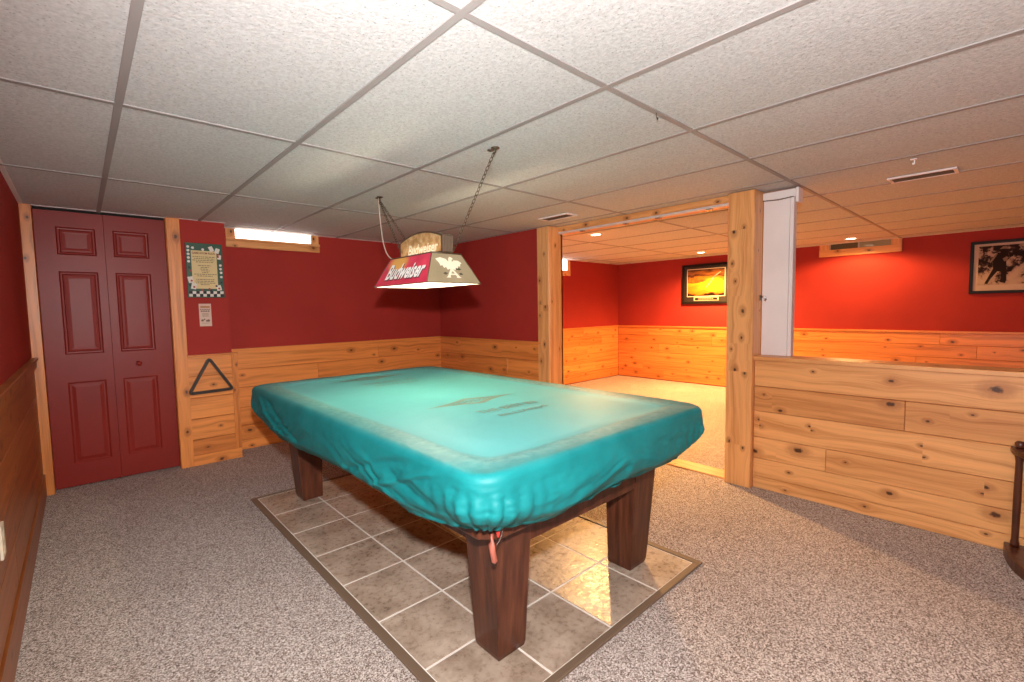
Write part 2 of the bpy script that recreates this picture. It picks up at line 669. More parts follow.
# closet door casing
mb = MB()
mb.board((.476, 3.547, 0), (0, 0, 1), (-1, 0, 0), CE, .088, .014, kprob=.5)
mb.board((.388, 3.547, 0), (0, 0, 1), (0, 1, 0), CE, .10, .002)
struct(mb.build('trim_1', M['pine']))
mb = MB()
mb.board((-.342, 3.547, 0), (0, 0, 1), (-1, 0, 0), CE, .058, .014, kprob=.4)
mb.box((-.40, 3.547, 0), (-.343, 3.65, CE))
struct(mb.build('trim_2', M['pine']))

# bifold closet door
d1 = bpy.data.objects.new('door_1', None)
COL.objects.link(d1)
d1.location = (.022, 3.61, 0)
struct(d1)


def leaf(x0, x1, px0, px1):
    mb = MB()
    zs = [.012, .176, .765, .966, 1.555, 1.672, 1.866, 1.974]
    xs = [x0, px0, px1, x1]
    yf = 3.600
    for i in range(3):
        for j in range(7):
            a, b, c, d = xs[i], xs[i+1], zs[j], zs[j+1]
            if i == 1 and j in (1, 3, 5):
                loops = [(0, 0), (.008, .011), (.016, .012), (.022, .004), (.034, .002), (.048, .0045)] if j != 1 else [(0, 0), (.010, .007), (.018, .007), (.040, .001), (.046, .001)]
                R = []
                for ins, dep in loops:
                    R.append([(a+ins, yf+dep, c+ins), (b-ins, yf+dep, c+ins), (b-ins, yf+dep, d-ins), (a+ins, yf+dep, d-ins)])
                for A, B in zip(R, R[1:]):
                    for k in range(4):
                        mb.quad([A[k], A[(k+1) % 4], B[(k+1) % 4], B[k]])
                mb.quad(R[-1])
            else:
                mb.quad([(a, yf, c), (b, yf, c), (b, yf, d), (a, yf, d)])
    mb.quad([(x0, yf, .012), (x0, yf, 1.974), (x0, yf+.034, 1.974), (x0, yf+.034, .012)])
    mb.quad([(x1, yf, .012), (x1, yf+.034, .012), (x1, yf+.034, 1.974), (x1, yf, 1.974)])
    mb.quad([(x0, yf, 1.974), (x1, yf, 1.974), (x1, yf+.034, 1.974), (x0, yf+.034, 1.974)])
    mb.quad([(x0, yf, .012), (x0, yf+.034, .012), (x1, yf+.034, .012), (x1, yf, .012)])
    mb.quad([(x0, yf+.034, .012), (x0, yf+.034, 1.974), (x1, yf+.034, 1.974), (x1, yf+.034, .012)])
    bmesh.ops.remove_doubles(mb.bm, verts=mb.bm.verts[:], dist=.0002)
    return mb.build('door_leaf', M['door'], d1)


leaf(-.338, .0195, -.235, -.026)
leaf(.0225, .384, .070, .280)
mb = MB()
mb.lathe([(.004, 0), (.012, .002), (.009, .012), (.008, .018), (.016, .026), (.019, .034), (.015, .042), (.002, .045)], n=18)
mb.bm.transform(Matrix.Translation((.168, 3.600, .872)) @ Matrix.Rotation(PI/2, 4, 'X'))
mb.build('knob', M['door'], d1)
mb = MB()
mb.box((-.342, 3.606, 1.976), (.388, 3.66, CE))
mb.build('door_track', M['dark'], d1)  # near-black, so the shadow in the gap above the leaves is coloured in

# window 1, high in the bay
win = struct(bpy.data.objects.new('window_1', None))
COL.objects.link(win)
win.location = (1.24, 3.785, 1.9)
mb = MB()
mb.box((.86, 3.806, 1.86), (1.62, 3.815, CE))
mb.build('window_pane', M['day'], win)
mb = MB()
mb.board((.836, 3.785, 1.826), (1, 0, 0), (0, 0, 1), .815, .058, .020)
mb.board((.836, 3.785, 1.884), (1, 0, 0), (0, 0, 1), .815, .022, .030)
mb.board((.915, 3.785, 1.905), (0, 0, 1), (-1, 0, 0), CE-1.906, .075, .016)
mb.board((1.645, 3.785, 1.905), (0, 0, 1), (-1, 0, 0), CE-1.906, .075, .016)
mb.box((.840, 3.785, 1.884), (1.645, 3.95, 1.905))
mb.box((.86, 3.785, 1.90), (.905, 3.95, CE))
mb.box((1.58, 3.785, 1.90), (1.625, 3.95, CE))
mb.build('window_frame', M['pine_post'], win)

# ------------------------------------------------------------------ partition: red wall, two pine posts, header, knee wall
mb = MB()
mb.box((3.070, 2.05, 0), (3.19, 3.90, CE))
wr = struct(mb.build('wall_right', M['red']))
mb = MB()
planks(mb, (3.070, 3.771, 0), (0, -1, 0), (0, 0, 1), 1.69, [(0, .085), (.085, .218), (.218, .386), (.386, .568), (.568, .734), (.734, .905)], .014, {3: [.8], 4: [1.2]})
mb.board((3.070, 3.771, .903), (0, -1, 0), (0, 0, 1), 1.69, .018, .028)
mb.build('wainscot', M['pine'], wr)


def post(name, x0, x1, y0, y1, kf, ks):
    mb = MB()
    mb.box((x0+.015, y0+.015, 0), (x1-.015, y1-.015, CE-.004))
    wdt = y1-y0
    # front board (faces -X), grain up
    mb.board((x0+.02, y0, 0), (0, 0, 1), (0, 1, 0), CE-.004, wdt, .02, knots=[(a, wdt-b, r) for a, b, r in kf], tone=.62)
    # jamb faces +-Y
    mb.board((x1, y0+.018, 0), (0, 0, 1), (-1, 0, 0), CE-.004, x1-x0-.0205, .018, knots=ks, tone=.5)
    mb.board((x0+.0205, y1-.018, 0), (0, 0, 1), (1, 0, 0), CE-.004, x1-x0-.0205, .018, tone=.6)
    mb.board((x1-.02, y1, 0), (0, 0, 1), (0, -1, 0), CE-.004, wdt, .02, tone=.7)
    return struct(mb.build(name, M['pine_post']))


# knots (height, distance from the far edge of the face, radius)
post('trim_3', 3.05, 3.245, 1.972, 2.118,
     [(1.74, .09, .008), (1.50, .03, .012), (1.29, .035, .007), (1.25, .10, .013), (1.17, .03, .007), (.90, .085, .012), (.74, .04, .010), (.5, .06, .01)],
     [(1.82, .10, .009), (1.30, .15, .006), (.85, .05, .006)])
post('trim_4', 3.118, 3.295, .210, .380,
     [(1.75, .105, .008), (1.73, .04, .014), (1.52, .03, .008), (1.40, .055, .007), (1.20, .105, .013), (1.02, .10, .010), (.94, .035, .006), (.80, .06, .012), (.78, .125, .010), (.30, .03, .010), (.27, .12, .009)],
     [(1.86, .08, .005), (1.6, .1, .004), (1.2, .06, .004)])
mb = MB()
mb.board((3.275, 1.972, 1.944), (0, -1, 0), (0, 0, 1), 1.602, CE-1.945, .10, tone=.75)
mb.board((3.295, 1.972, 1.93), (0, -1, 0), (0, 0, 1), 1.602, CE-1.931, .06, tone=.6)
struct(mb.build('trim_5', M['pine_post']))
mb = MB()
mb.board((3.335, .370, 0), (0, 1, 0), (-1, 0, 0), .608, .165, .012, tone=.8)
mb.board((3.335, .978, 0), (0, 1, 0), (-1, 0, 0), .994, .165, .012, tone=.6)
struct(mb.build('trim_6', M['pine_post']))

mb = MB()
mb.box((3.178, Y0, 0), (3.322, .208, .8745))
wd = struct(mb.build('wall_divider', M['red']))
mb = MB()
# a = distance from the post along -Y; knots (a, z, r)
K = {5: [(.34, .82, .006), (.72, .80, .012), (1.13, .80, .022), (1.6, .76, .01)],
     4: [(.06, .64, .006), (.16, .55, .012), (.72, .67, .018), (.88, .60, .009), (1.05, .66, .006), (1.5, .6, .01)],
     3: [(.035, .47, .010), (.037, .43, .009), (.33, .475, .008), (.34, .45, .006), (.86, .46, .007), (.87, .40, .007), (1.25, .46, .007), (1.6, .4, .01)],
     2: [(.012, .25, .017), (.27, .31, .022), (.52, .29, .006), (1.11, .30, .012), (1.10, .265, .008), (1.5, .3, .012)],
     1: [(.22, .15, .008), (.73, .16, .014), (1.15, .17, .018), (1.5, .15, .01)],
     0: [(.2, .03, .006), (.62, .05, .008), (1.12, .06, .007), (1.5, .04, .01)]}
planks(mb, (3.178, .208, 0), (0, -1, 0), (0, 0, 1), 2.8,
       [(0, .085), (.085, .208), (.208, .352), (.352, .529), (.529, .697), (.697, .874)], .013, {4: [.785], 2: [.42], 3: [1.9]}, K)
mb.build('wainscot', M['pine_post'], wd)
mb = MB()
planks(mb, (3.322, Y0, 0), (0, 1, 0), (0, 0, 1), 2.8, [(0, .17), (.17, .35), (.35, .53), (.53, .7), (.7, .868)], .013)
mb.build('back_wainscot', M['pine'], wd)
mb = MB()
mb.board((3.337, -2.592, .874), (0, 1, 0), (-1, 0, 0), 2.8, .198, .024, tone=.6)
mb.build('ledge', M['pine_post'], wd)

# ------------------------------------------------------------------ the room beyond
mb = MB()
mb.box((6.998, Y0-.1, 0), (7.12, 4.05, CE))
wf = struct(mb.build('wall_far', M['red']))
mb = MB()
rows = [(.012, .16), (.16, .31), (.31, .46), (.46, .607), (.607, .75), (.75, .885)]
planks(mb, (6.998, 3.92, 0), (0, -1, 0), (0, 0, 1), 6.5, rows, .014, {0: [.9, 2.4], 1: [.5, 1.9], 2: [1.4, 2.9, 4.4], 3: [.8, 2.2, 4.1], 4: [1.7, 4.6], 5: [.6, 2.5, 4.3]})
mb.board((6.998, 3.92, .885), (0, -1, 0), (0, 0, 1), 6.5, .024, .028)
mb.build('wainscot', M['pine'], wf)
mb = MB()
mb.box((3.07, 3.934, 0), (7.1, 4.05, 1.83))
mb.box((3.07, 3.934, 1.83), (4.98, 4.05, CE))
mb.box((5.585, 3.934, 1.83), (7.1, 4.05, CE))
ws = struct(mb.build('wall_side', M['red']))
mb = MB()
planks(mb, (3.19, 3.934, 0), (1, 0, 0), (0, 0, 1), 3.79, rows, .014, {0: [2.7], 1: [1.9, 3.1], 2: [2.4], 3: [2.9], 4: [2.2, 3.3], 5: [2.8]})
mb.board((3.19, 3.934, .885), (1, 0, 0), (0, 0, 1), 3.79, .024, .028)
mb.build('wainscot', M['pine'], ws)
mb = MB()
mb.box((-.52, Y0-.12, 0), (7.12, Y0, CE))
struct(mb.build('wall_front', M['red']))

win = struct(bpy.data.objects.new('window_2', None))
COL.objects.link(win)
win.location = (5.28, 3.934, 1.9)
mb = MB()
mb.box((4.90, 3.922, 1.82), (5.60, 3.932, CE))
mb.build('window_pane', M['day'], win)
mb = MB()
mb.board((4.90, 3.934, 1.745), (1, 0, 0), (0, 0, 1), .765, .085, .018)
mb.board((5.665, 3.934, 1.83), (0, 0, 1), (-1, 0, 0), CE-1.831, .08, .014)
mb.board((4.98, 3.934, 1.83), (0, 0, 1), (-1, 0, 0), CE-1.831, .08, .014)
mb.build('window_frame', M['pine_post'], win)

win = struct(bpy.data.objects.new('window_3', None))
COL.objects.link(win)
win.location = (6.99, .40, 1.9)
mb = MB()
mb.board((6.998, .822, 1.836), (0, -1, 0), (0, 0, 1), .834, .085, .022, tone=.8)
mb.board((6.998, .714, 1.921), (0, 0, 1), (0, 1, 0), CE-1.922, .108, .016, knots=[])
mb.board((6.998, -.012, 1.921), (0, 0, 1), (0, 1, 0), CE-1.922, .102, .016, knots=[])
mb.build('window_frame', M['pine_post'], win)
M['glass_d'] = mat('dim_window_glass', (.10, .09, .055), .08)
M['glass_l'] = mat('pale_window_glass', (.30, .28, .19), .10)
mb = MB()
mb.box((6.986, .405, 1.921), (6.998, .70, CE))
mb.build('sliding_pane', M['glass_d'], win)
mb = MB()
mb.box((6.982, .09, 1.921), (6.998, .40, CE))
mb.build('sliding_pane', M['glass_l'], win)
mb = MB()
mb.box((6.978, .395, 1.921), (6.998, .412, CE))
mb.box((6.978, .697, 1.921), (6.998, .713, CE))
mb.build('sash_rail', mat('grey_aluminium', (.45, .42, .36), .35, .6), win)

# recessed lamps
LBL = ['recessed ceiling lamp nearest the doorway posts, in the room beyond', 'recessed ceiling lamp in front of the framed sunset picture',
       'recessed ceiling lamp close to the small dark window on the far wall']
rl = None
for q, lb in zip(DOWN, LBL):
    if rl is None:
        rl = thing('recessed_lamp', lb, 'ceiling light', (q[0], q[1], CE), 'recessed lamps in the room beyond')
        mb = MB()
        mb.lathe([(.050, -.006), (.052, -.009), (.070, -.008), (.074, -.001), (.074, .004), (.050, .004)], (q[0], q[1], CE), 28)
        mb.build('trim_ring', M['white'], rl)
        mb = MB()
        mb.lathe([(.002, -.0105), (.035, -.0105), (.048, -.0075), (.049, -.001)], (q[0], q[1], CE), 28)
        mb.build('lens', M['down'], rl)
    else:
        c = copy_tree(rl)
        c.location = (q[0], q[1], CE)
        c['label'] = lb

# ------------------------------------------------------------------ white folding panel on the ledge, its track, the latch
t = thing('folding_door', 'narrow white folded panel with headrail standing on the ledge beside the pine post', 'folding door', (3.29, .1, .898))
mb = MB()
for k in range(4):
    x = 3.262+k*.013
    mb.box((x, .048, .899), (x+.010, .206, 1.945))
mb.build('folded_panel', M['white'], t, bevel=.002)
mb = MB()
mb.box((3.258, .023, .899), (3.318, .0455, 1.945))
mb.build('end_strip', M['white'], t, bevel=.003)
mb = MB()
mb.box((3.245, .012, 1.925), (3.325, .207, 1.976))
mb.build('headrail', M['white'], t, bevel=.004)
mb = MB()
mb.box((3.243, -.006, 1.890), (3.327, .012, 1.982))
mb.build('rail_end_cap', M['white'], t, bevel=.004)
mb = MB()
for k in range(24):
    mb.lathe([(.0005, -.0038), (.0036, -.002), (.0036, .002), (.0005, .0038)], (3.240, (.20-k*.0076), 1.918+.0006*abs(k-12)), 8)
mb.build('bead_chain', M['vent_b'], t)

t = thing('door_track', 'white metal sliding track under the pine header of the doorway', 'track', (3.2, 1.17, 1.93))
mb = MB()
mb.box((3.185, .372, 1.926), (3.233, 1.970, 1.9438))
mb.build('rail', mat('white_aluminium', (.72, .72, .74), .3, .3), t, bevel=.002)
for y in (.55, .95, 1.25, 1.7):
    mb = MB()
    mb.box((3.190, y-.02, 1.918), (3.226, y+.02, 1.9265))
    mb.build('roller_hanger', M['chrome'], t, bevel=.002)

t = thing('hook_latch', 'small metal hook latch on the inner side of the pine post', 'latch', (3.24, .2, 1.28))
mb = MB()
mb.box((3.226, .2045, 1.268), (3.250, .2115, 1.304))
mb.build('latch_plate', M['iron'], t, bevel=.002)
mb = MB()
mb.tube([(3.236, .206, 1.292), (3.237, .188, 1.294), (3.238, .176, 1.287), (3.238, .172, 1.275), (3.238, .180, 1.266)], .006, 8)
mb.build('hook', M['chrome'], t)

# ------------------------------------------------------------------ ceiling vents and hooks
def vent(cx, cy, wx, ly, label):
    t = thing('ceiling_vent', label, 'vent', (cx, cy, CE), 'ceiling vents')
    mb = MB()
    z0, z1 = CE-.011, CE-.001
    x0, x1, y0, y1 = cx-wx/2, cx+wx/2, cy-ly/2, cy+ly/2
    e = .018
    mb.box((x0, y0, z0), (x0+e, y1, z1)).box((x1-e, y0, z0), (x1, y1, z1))
    mb.box((x0+e, y0, z0), (x1-e, y0+e, z1)).box((x0+e, y1-e, z0), (x1-e, y1, z1))
    mb.build('vent_frame', M['white'], t, bevel=.002)
    mb = MB()
    mb.box((x0+e, y0+e, CE-.003), (x1-e, y1-e, CE-.001))
    mb.build('vent_back', M['vent_b'], t)
    for k in range(5):
        x = x0+e+.008+k*(wx-2*e-.016)/4
        mb = MB()
        mb.prism([(x-.011, z0+.001), (x-.010, z0), (x+.007, z1-.001), (x+.006, z1)], y0+e, y1-e, 'y')
        mb.build('vent_slat', M['vent_s'], t)
    return t


vent(2.80, 1.635, .135, .315, 'white rimmed ceiling vent, slats browned for shade, close to the pine post at the doorway')
vent(3.575, -.56, .15, .31, 'white rimmed ceiling vent, slats browned for shade, above the open side of the half wall')
t = thing('ceiling_clip', 'little white plastic clip on a ceiling bar beside a vent', 'clip', (3.11, -.577, CE))
mb = MB()
mb.box((3.096, -.591, CE-.010), (3.124, -.563, CE-.0045))
mb.build('clip_base', M['white'], t, bevel=.002)
mb = MB()
mb.prism([(-.583, CE-.010), (-.583, CE-.034), (-.571, CE-.034), (-.571, CE-.026), (-.577, CE-.026), (-.577, CE-.010)], 3.104, 3.116, 'x')
mb.build('clip_hook', M['white'], t, bevel=.001)
mb = MB()
mb.tube([(1.545, .0, CE-.002), (1.545, .0, CE-.012), (1.549, .001, CE-.022), (1.555, .002, CE-.024), (1.558, .002, CE-.016)], .0016, 6)
tag(mb.build('wire_hook', M['iron']), 'tiny bent wire hook hanging from a ceiling bar above the table', 'hook')

# ------------------------------------------------------------------ pool table
TX, TY = 1.345, 1.222
pt = thing('pool_table', 'dark wood pool table with square tapered legs standing on grey floor tiles', 'pool table', (TX, TY, .0065))
xl, xr, yn, yf = .856, 1.806, .197, 2.276      # outer leg faces at the floor


def taper(cx, cy, sx, sy, z0, z1, b0, b1):
    """square leg; sx,sy point outwards; only inner faces splay slightly"""
    mb = MB()
    L = []
    for z, b, o in ((z0, b0-.008, -.006), (z0+.022, b0, 0), (z1, b1, .032)):
        ox, oy = cx+sx*o, cy+sy*o
        L.append([(ox, oy, z), (ox-sx*b, oy, z), (ox-sx*b, oy-sy*b, z), (ox, oy-sy*b, z)])
    vs = [[mb.bm.verts.new(p) for p in r] for r in L]
    for A, B in zip(vs, vs[1:]):
        for k in range(4):
            mb.bm.faces.new((A[k], A[(k+1) % 4], B[(k+1) % 4], B[k]))
    mb.bm.faces.new(vs[0])
    mb.bm.faces.new(vs[-1])
    return mb.build('leg', M['wood'], pt, bevel=.003)


for cx, sx in ((xl, -1), (xr, 1)):
    for cy, sy in ((yn, -1), (yf, 1)):
        taper(cx, cy, sx, sy, .0065, .50, .132, .172)
mb = MB()
ax0, ax1, ay0, ay1 = .836, 1.826, .172, 2.302
for lo, hi in (((ax0, ay0), (ax1, ay0+.035)), ((ax0, ay1-.035), (ax1, ay1)), ((ax0, ay0+.035), (ax0+.035, ay1-.035)), ((ax1-.035, ay0+.035), (ax1, ay1-.035))):
    mb.box((lo[0], lo[1], .413), (hi[0], hi[1], .60))
mb.build('apron', M['wood'], pt, bevel=.003)
mb = MB()
mb.box((ax0+.03, ay0+.03, .55), (ax1-.03, ay1-.03, .60))
mb.build('bed', M['wood'], pt)
mb = MB()
x0, x1, y0, y1 = TX-.630, TX+.630, TY-1.140, TY+1.140
for lo, hi in (((x0, y0), (x1, y0+.13)), ((x0, y1-.13), (x1, y1)), ((x0, y0+.13), (x0+.13, y1-.13)), ((x1-.13, y0+.13), (x1, y1-.13))):
    mb.box((lo[0], lo[1], .60), (hi[0], hi[1], .748))
mb.build('rail_frame', M['wood'], pt, bevel=.008)
for sx in (-1, 1):
    for sy in (-1, 1):
        mb = MB()
        ex, ey = TX+sx*.605, TY+sy*1.118
        poly = [(0, .05), (.05, 0), (.25, 0), (.285, .05), (.285, .11), (.11, .285), (.05, .285), (0, .25)]
        poly = [(ex-sx*a, ey-sy*b) for a, b in poly]
        if sx*sy < 0:
            poly = poly[::-1]
        mb.prism(poly, .508, .602)
        mb.build('corner_block', M['wood'], pt, bevel=.006)
leather = mat('worn_red_leather', (.42, .12, .08), .55)
red_tag = mat('red_felt_tag', (.55, .03, .02), .6)
mb = MB()
sxp, syp = .752, .112
mb.tube([(sxp+.012, syp-.002, .545), (sxp+.006, syp-.012, .53), (sxp, syp-.014, .512), (sxp+.004, syp-.014, .485), (sxp+.010, syp-.014, .455), (sxp+.012, syp-.014, .447)],
        [.004, .006, .010, .0095, .0105, .004], 10)
ps = mb.build('pocket_strap', leather, pt)
ps['label'] = 'worn pink leather pocket strap hanging at the near corner'
mb = MB()
mb.prism([(-.008, .575), (.008, .575), (.004, .545), (0, .538), (-.004, .545)], -.003, .003, 'y')
mb.bm.transform(Matrix.Translation((sxp+.010, syp-.035, .0)) @ Matrix.Rotation(-.75, 4, 'Z'))
mb.build('pocket_tag', red_tag, pt)
mb = MB()
mb.tube([(sxp+.035, syp-.03, .565), (sxp+.034, syp-.024, .535), (sxp+.026, syp-.02, .515), (sxp+.014, syp-.018, .505)], .0022, 6)
mb.build('pocket_wire', M['chrome'], pt)

# ------------------------------------------------------------------ fitted cover draped over the table
def rrect(hx, hy, r, per):
    """points of a rounded rectangle, the same count whatever the inset; per = (corner, long, short)"""
    nc, nl, ns = per
    pts = []
    cs = [(hx-r, hy-r, 0), (-(hx-r), hy-r, 1), (-(hx-r), -(hy-r), 2), (hx-r, -(hy-r), 3)]
    for i, (cx, cy, q) in enumerate(cs):
        for k in range(nc+1):
            a = (q+k/nc)*PI/2
            pts.append((cx+r*math.cos(a), cy+r*math.sin(a), math.cos(a), math.sin(a), q, k/nc))
        nx = cs[(i+1) % 4]
        a = (q+1)*PI/2
        p0 = (cx+r*math.cos(a), cy+r*math.sin(a))
        p1 = (nx[0]+r*math.cos(a), nx[1]+r*math.sin(a))
        n = ns if q % 2 == 0 else nl
        for k in range(1, n):
            f = k/n
            pts.append((p0[0]+(p1[0]-p0[0])*f, p0[1]+(p1[1]-p0[1])*f, math.cos(a), math.sin(a), q, 1+f))
    return pts


def smoothstep(a, b, x):
    t_ = max(0, min(1, (x-a)/(b-a)))
    return t_*t_*(3-2*t_)


from mathutils import noise as mnoise
HX, HY, ZT = .700, 1.215, .766
PER = (26, 150, 90)


def cover():
    mb = MB()
    bm = mb.bm
    outline = rrect(HX, HY, .105, PER)
    N = len(outline)
    # distance along the edge, and closeness to a corner for every outline point
    S = [0]
    for a, b in zip(outline, outline[1:]):
        S.append(S[-1]+math.hypot(b[0]-a[0], b[1]-a[1]))
    corn = []
    for p in outline:
        d = min(math.hypot(p[0]-sx*(HX-.03), p[1]-sy*(HY-.03)) for sx in (-1, 1) for sy in (-1, 1))
        corn.append(d)
    rings = []
    # skirt, from the hem up
    NV = 30
    for j in range(NV+1):
        f = 1-j/NV                      # 1 at the hem, 0 at the top edge
        ring = []
        for i, p in enumerate(outline):
            s = S[i]
            c = corn[i]
            near = math.exp(-(c/.20)**2)
            mid = 1-math.exp(-(c/.38)**2)
            hem = .540+.030*math.exp(-(c/.20)**2)+.012*math.sin(s*2.3+.6)+.010*mnoise.noise((s*6, 1.7, 0))
            if p[3] < -.5:
                hem += .018*mid
            # the left long side droops lower in its far half
            if p[2] < -.5:
                hem -= .032*mid
            z = ZT-.022-(ZT-.022-hem)*f
            # cloth stands off the rail, tucks in under it at the hem
            out = .002+.012*math.sin(min(1, f*1.25)*PI)*(.4+.6*mid)-.050*smoothstep(.72, 1.0, f)*(.5+.6*mid)
            out -= .045*near*smoothstep(.55, 1.0, f)
            # gathers at the corners: deep vertical folds
            ph = s*2*PI/.058+2.4*mnoise.noise((s*8, 4.1, f*.25))
            amp = .0085*near*smoothstep(.05, .55, f)*(1+.5*mnoise.noise((s*14, 0, 9)))
            out += amp*(abs(math.sin(ph*.5))*2-1.1)
            # long diagonal pulls leaving the corners
            lean = (c-.05)*1.0
            q_ = mnoise.noise((lean*3.2+f*3.6, (p[4]*2+(1 if p[5] > 1.5 else 0))*3.1+5, f*.5+c*2.0))
            out += .020*q_*smoothstep(.08, .5, f)*math.exp(-((c-.42)/.45)**2)
            q2 = mnoise.noise((lean*10+f*7, p[4]*5+2, c*2.6))
            out += .013*(.45-abs(q2)*1.6)*smoothstep(.12, .5, f)*math.exp(-((c-.62)/.34)**2)
            # sharp single drag line on the long side near the far corner
            if p[2] < -.5 and c < .9:
                dl = (c-.20)-.62*(f-.05)*1.0
                out += .016*math.exp(-(dl/.03)**2)*smoothstep(0, .2, f)*(1-smoothstep(.6, 1, f))
                dl2 = (c-.34)-.75*f
                out -= .012*math.exp(-(dl2/.05)**2)*smoothstep(0, .2, f)
            fine = mnoise.noise((p[0]*26, p[1]*26, f*7))*.0026+(.25-abs(mnoise.noise((s*22+f*5, 2.2, f*9-s*6))))*.0060*math.exp(-(c/.5)**2)
            out += fine*smoothstep(.02, .2, f)
            ring.append(bm.verts.new((TX+p[0]+p[2]*out, TY+p[1]+p[3]*out, z)))
        rings.append(ring)
    # rounded top edge and the flat top, inset ring by ring
    ins = [(.002, -.013), (.007, -.006), (.016, -.001), (.028, 0)] + [(.028+.0075*k, 0) for k in range(1, 14)]
    ins += [(.15+.03*k, 0) for k in range(0, 17)] + [(.67, 0)]
    for d, dz in ins:
        r = max(.105-d*.6, .03)
        pts = rrect(HX-d, HY-d, min(r, HX-d-.001), PER)
        ring = []
        for i, p in enumerate(pts):
            x, y = p[0], p[1]
            ex, ey = HX-abs(x), HY-abs(y)
            sag = -.011*smoothstep(.085, .185, min(ex, ey))
            # pockets dip a little in the corners
            cd_ = math.hypot(HX-.075-abs(x), HY-.075-abs(y))
            sag -= .004*math.exp(-(cd_/.05)**2)
            nz = .0016*mnoise.noise((x*5, y*5, 3))+.0008*mnoise.noise((x*14, y*14, 8))
            ring.append(bm.verts.new((TX+x, TY+y, ZT+dz+sag+nz)))
        rings.append(ring)
    for A, B in zip(rings, rings[1:]):
        for i in range(N):
            f = bm.faces.new((A[i], A[(i+1) % N], B[(i+1) % N], B[i]))
            f.smooth = True
    f = bm.faces.new(rings[-1])
    f.smooth = True
    return mb


tc = thing('table_cover', 'teal vinyl fitted cover draped over the pool table, dusty along the rails', 'table cover', (TX, TY, .76))
o = cover().build('cover_cloth', M['cloth'], tc, recalc=True)
md = o.modifiers.new('thick', 'SOLIDIFY')
md.thickness = .0012
md.offset = 1
ZF = ZT-.0098
for dy in (0, 1.21):
    mb = MB()
    # pointed lens emblem, pierced by a lighter ring and letters
    n = 40
    up_, lo_ = [], []
    for k in range(n+1):
        a = -.30+.60*k/n
        h = .068*(1-abs(a)/.30)**1.15*(1+.55*math.exp(-(a/.10)**2))*.82
        up_.append((a, h))
        lo_.append((a, -h))
    hole = [(.6*a, .55*b) for a, b in up_]
    hl = [(.6*a, .55*b) for a, b in lo_]
    for k in range(n):
        flat(mb, [hole[k], hole[k+1], up_[k+1], up_[k]], (1.362, .962+dy, ZF), (1, 0, 0), (0, 1, 0), .0018)
        flat(mb, [lo_[k], lo_[k+1], hl[k+1], hl[k]], (1.362, .962+dy, ZF), (1, 0, 0), (0, 1, 0), .0018)
    flat(mb, [hole[0], up_[0], lo_[0], hl[0]], (1.362, .962+dy, ZF), (1, 0, 0), (0, 1, 0), .0018)
    text_mb('OLHAUSEN', .27, (1.362, .962+dy, ZF), (1, 0, 0), (0, 1, 0), .0018, bold=.02, height=.042, mb=mb)
    mb.build('printed_emblem', M['print'], tc)
    mb = MB()
    text_mb('THE BEST IN', .37, (1.382, .712+dy, ZF), (1, 0, 0), (0, 1, 0), .0018, bold=.015, height=.060, mb=mb)
    mb.build('printed_lettering', M['print'], tc)
    mb = MB()
    text_mb('BILLIARDS', .31, (1.384, .598+dy, ZF), (1, 0, 0), (0, 1, 0), .0018, bold=.01, height=.038, mb=mb)
    mb.build('printed_lettering', M['print'], tc)

# ------------------------------------------------------------------ lamp over the table
LX, LY = 1.312, 1.315
lp = thing('pool_table_lamp', 'red and tan beer sign lamp hanging on chains over the pool table', 'hanging lamp', (LX, LY, 1.38))
ZB, ZU = 1.381, 1.541
bx_, by_ = .172, .285
tx_, ty_ = .094, .215


def shade_mat(name, fn, trans=.35):
    mt = mat(name, (.5, .5, .5), .35)
    t = NT(mt)
    c = fn(t)
    t.base(c)
    tr = t.n('ShaderNodeBsdfTranslucent')
    t.t.links.new(c, tr.inputs[0])
    mx = t.n('ShaderNodeMixShader')
    mx.inputs[0].default_value = trans
    t.t.links.new(t.b.outputs[0], mx.inputs[1])
    t.t.links.new(tr.outputs[0], mx.inputs[2])
    t.t.links.new(mx.outputs[0], t.t.nodes['Material Output'].inputs[0])
    return mt


def red_fn(t):
    o = t.obj()
    x, y, z = t.sep(o)
    n = t.noise(o, 9, 3)
    c = t.ramp(n, [(.3, (.62, .025, .07)), (.7, (.82, .06, .12))])
    gy = t.math('ADD', t.math('POWER', t.math('MULTIPLY', t.math('SUBTRACT', y, .10), 7.5), 2), t.math('POWER', t.math('MULTIPLY', t.math('SUBTRACT', z, .125), 13), 2))
    gold = t.ramp(gy, [(.1, (1, 1, 1)), (.9, (0, 0, 0))], 'EASE')
    return t.mix(t.math('MULTIPLY', gold, .9), c, (.85, .48, .10))


def tan_fn(t):
    return t.ramp(t.noise(t.obj(), 7, 3), [(.3, (.27, .215, .125)), (.7, (.34, .27, .16))])


def parch_fn(t):
    o = t.obj()
    n = t.noise(o, 24, 4, .65)
    return t.ramp(n, [(.3, (.42, .19, .06)), (.5, (.72, .42, .17)), (.68, (.85, .66, .36))])


m_red, m_tan, m_parch = shade_mat('red_sign_plastic', red_fn, .04), shade_mat('tan_sign_plastic', tan_fn, .03), shade_mat('parchment_sign_plastic', parch_fn, .4)
m_lwhite = mat('lamp_inner_white', (.9, .88, .82), .5)
m_trim = mat('dark_bronze_trim', (.10, .06, .035), .4, .3)


def V_(x, y, z):
    return Vector((LX+x, LY+y, z))


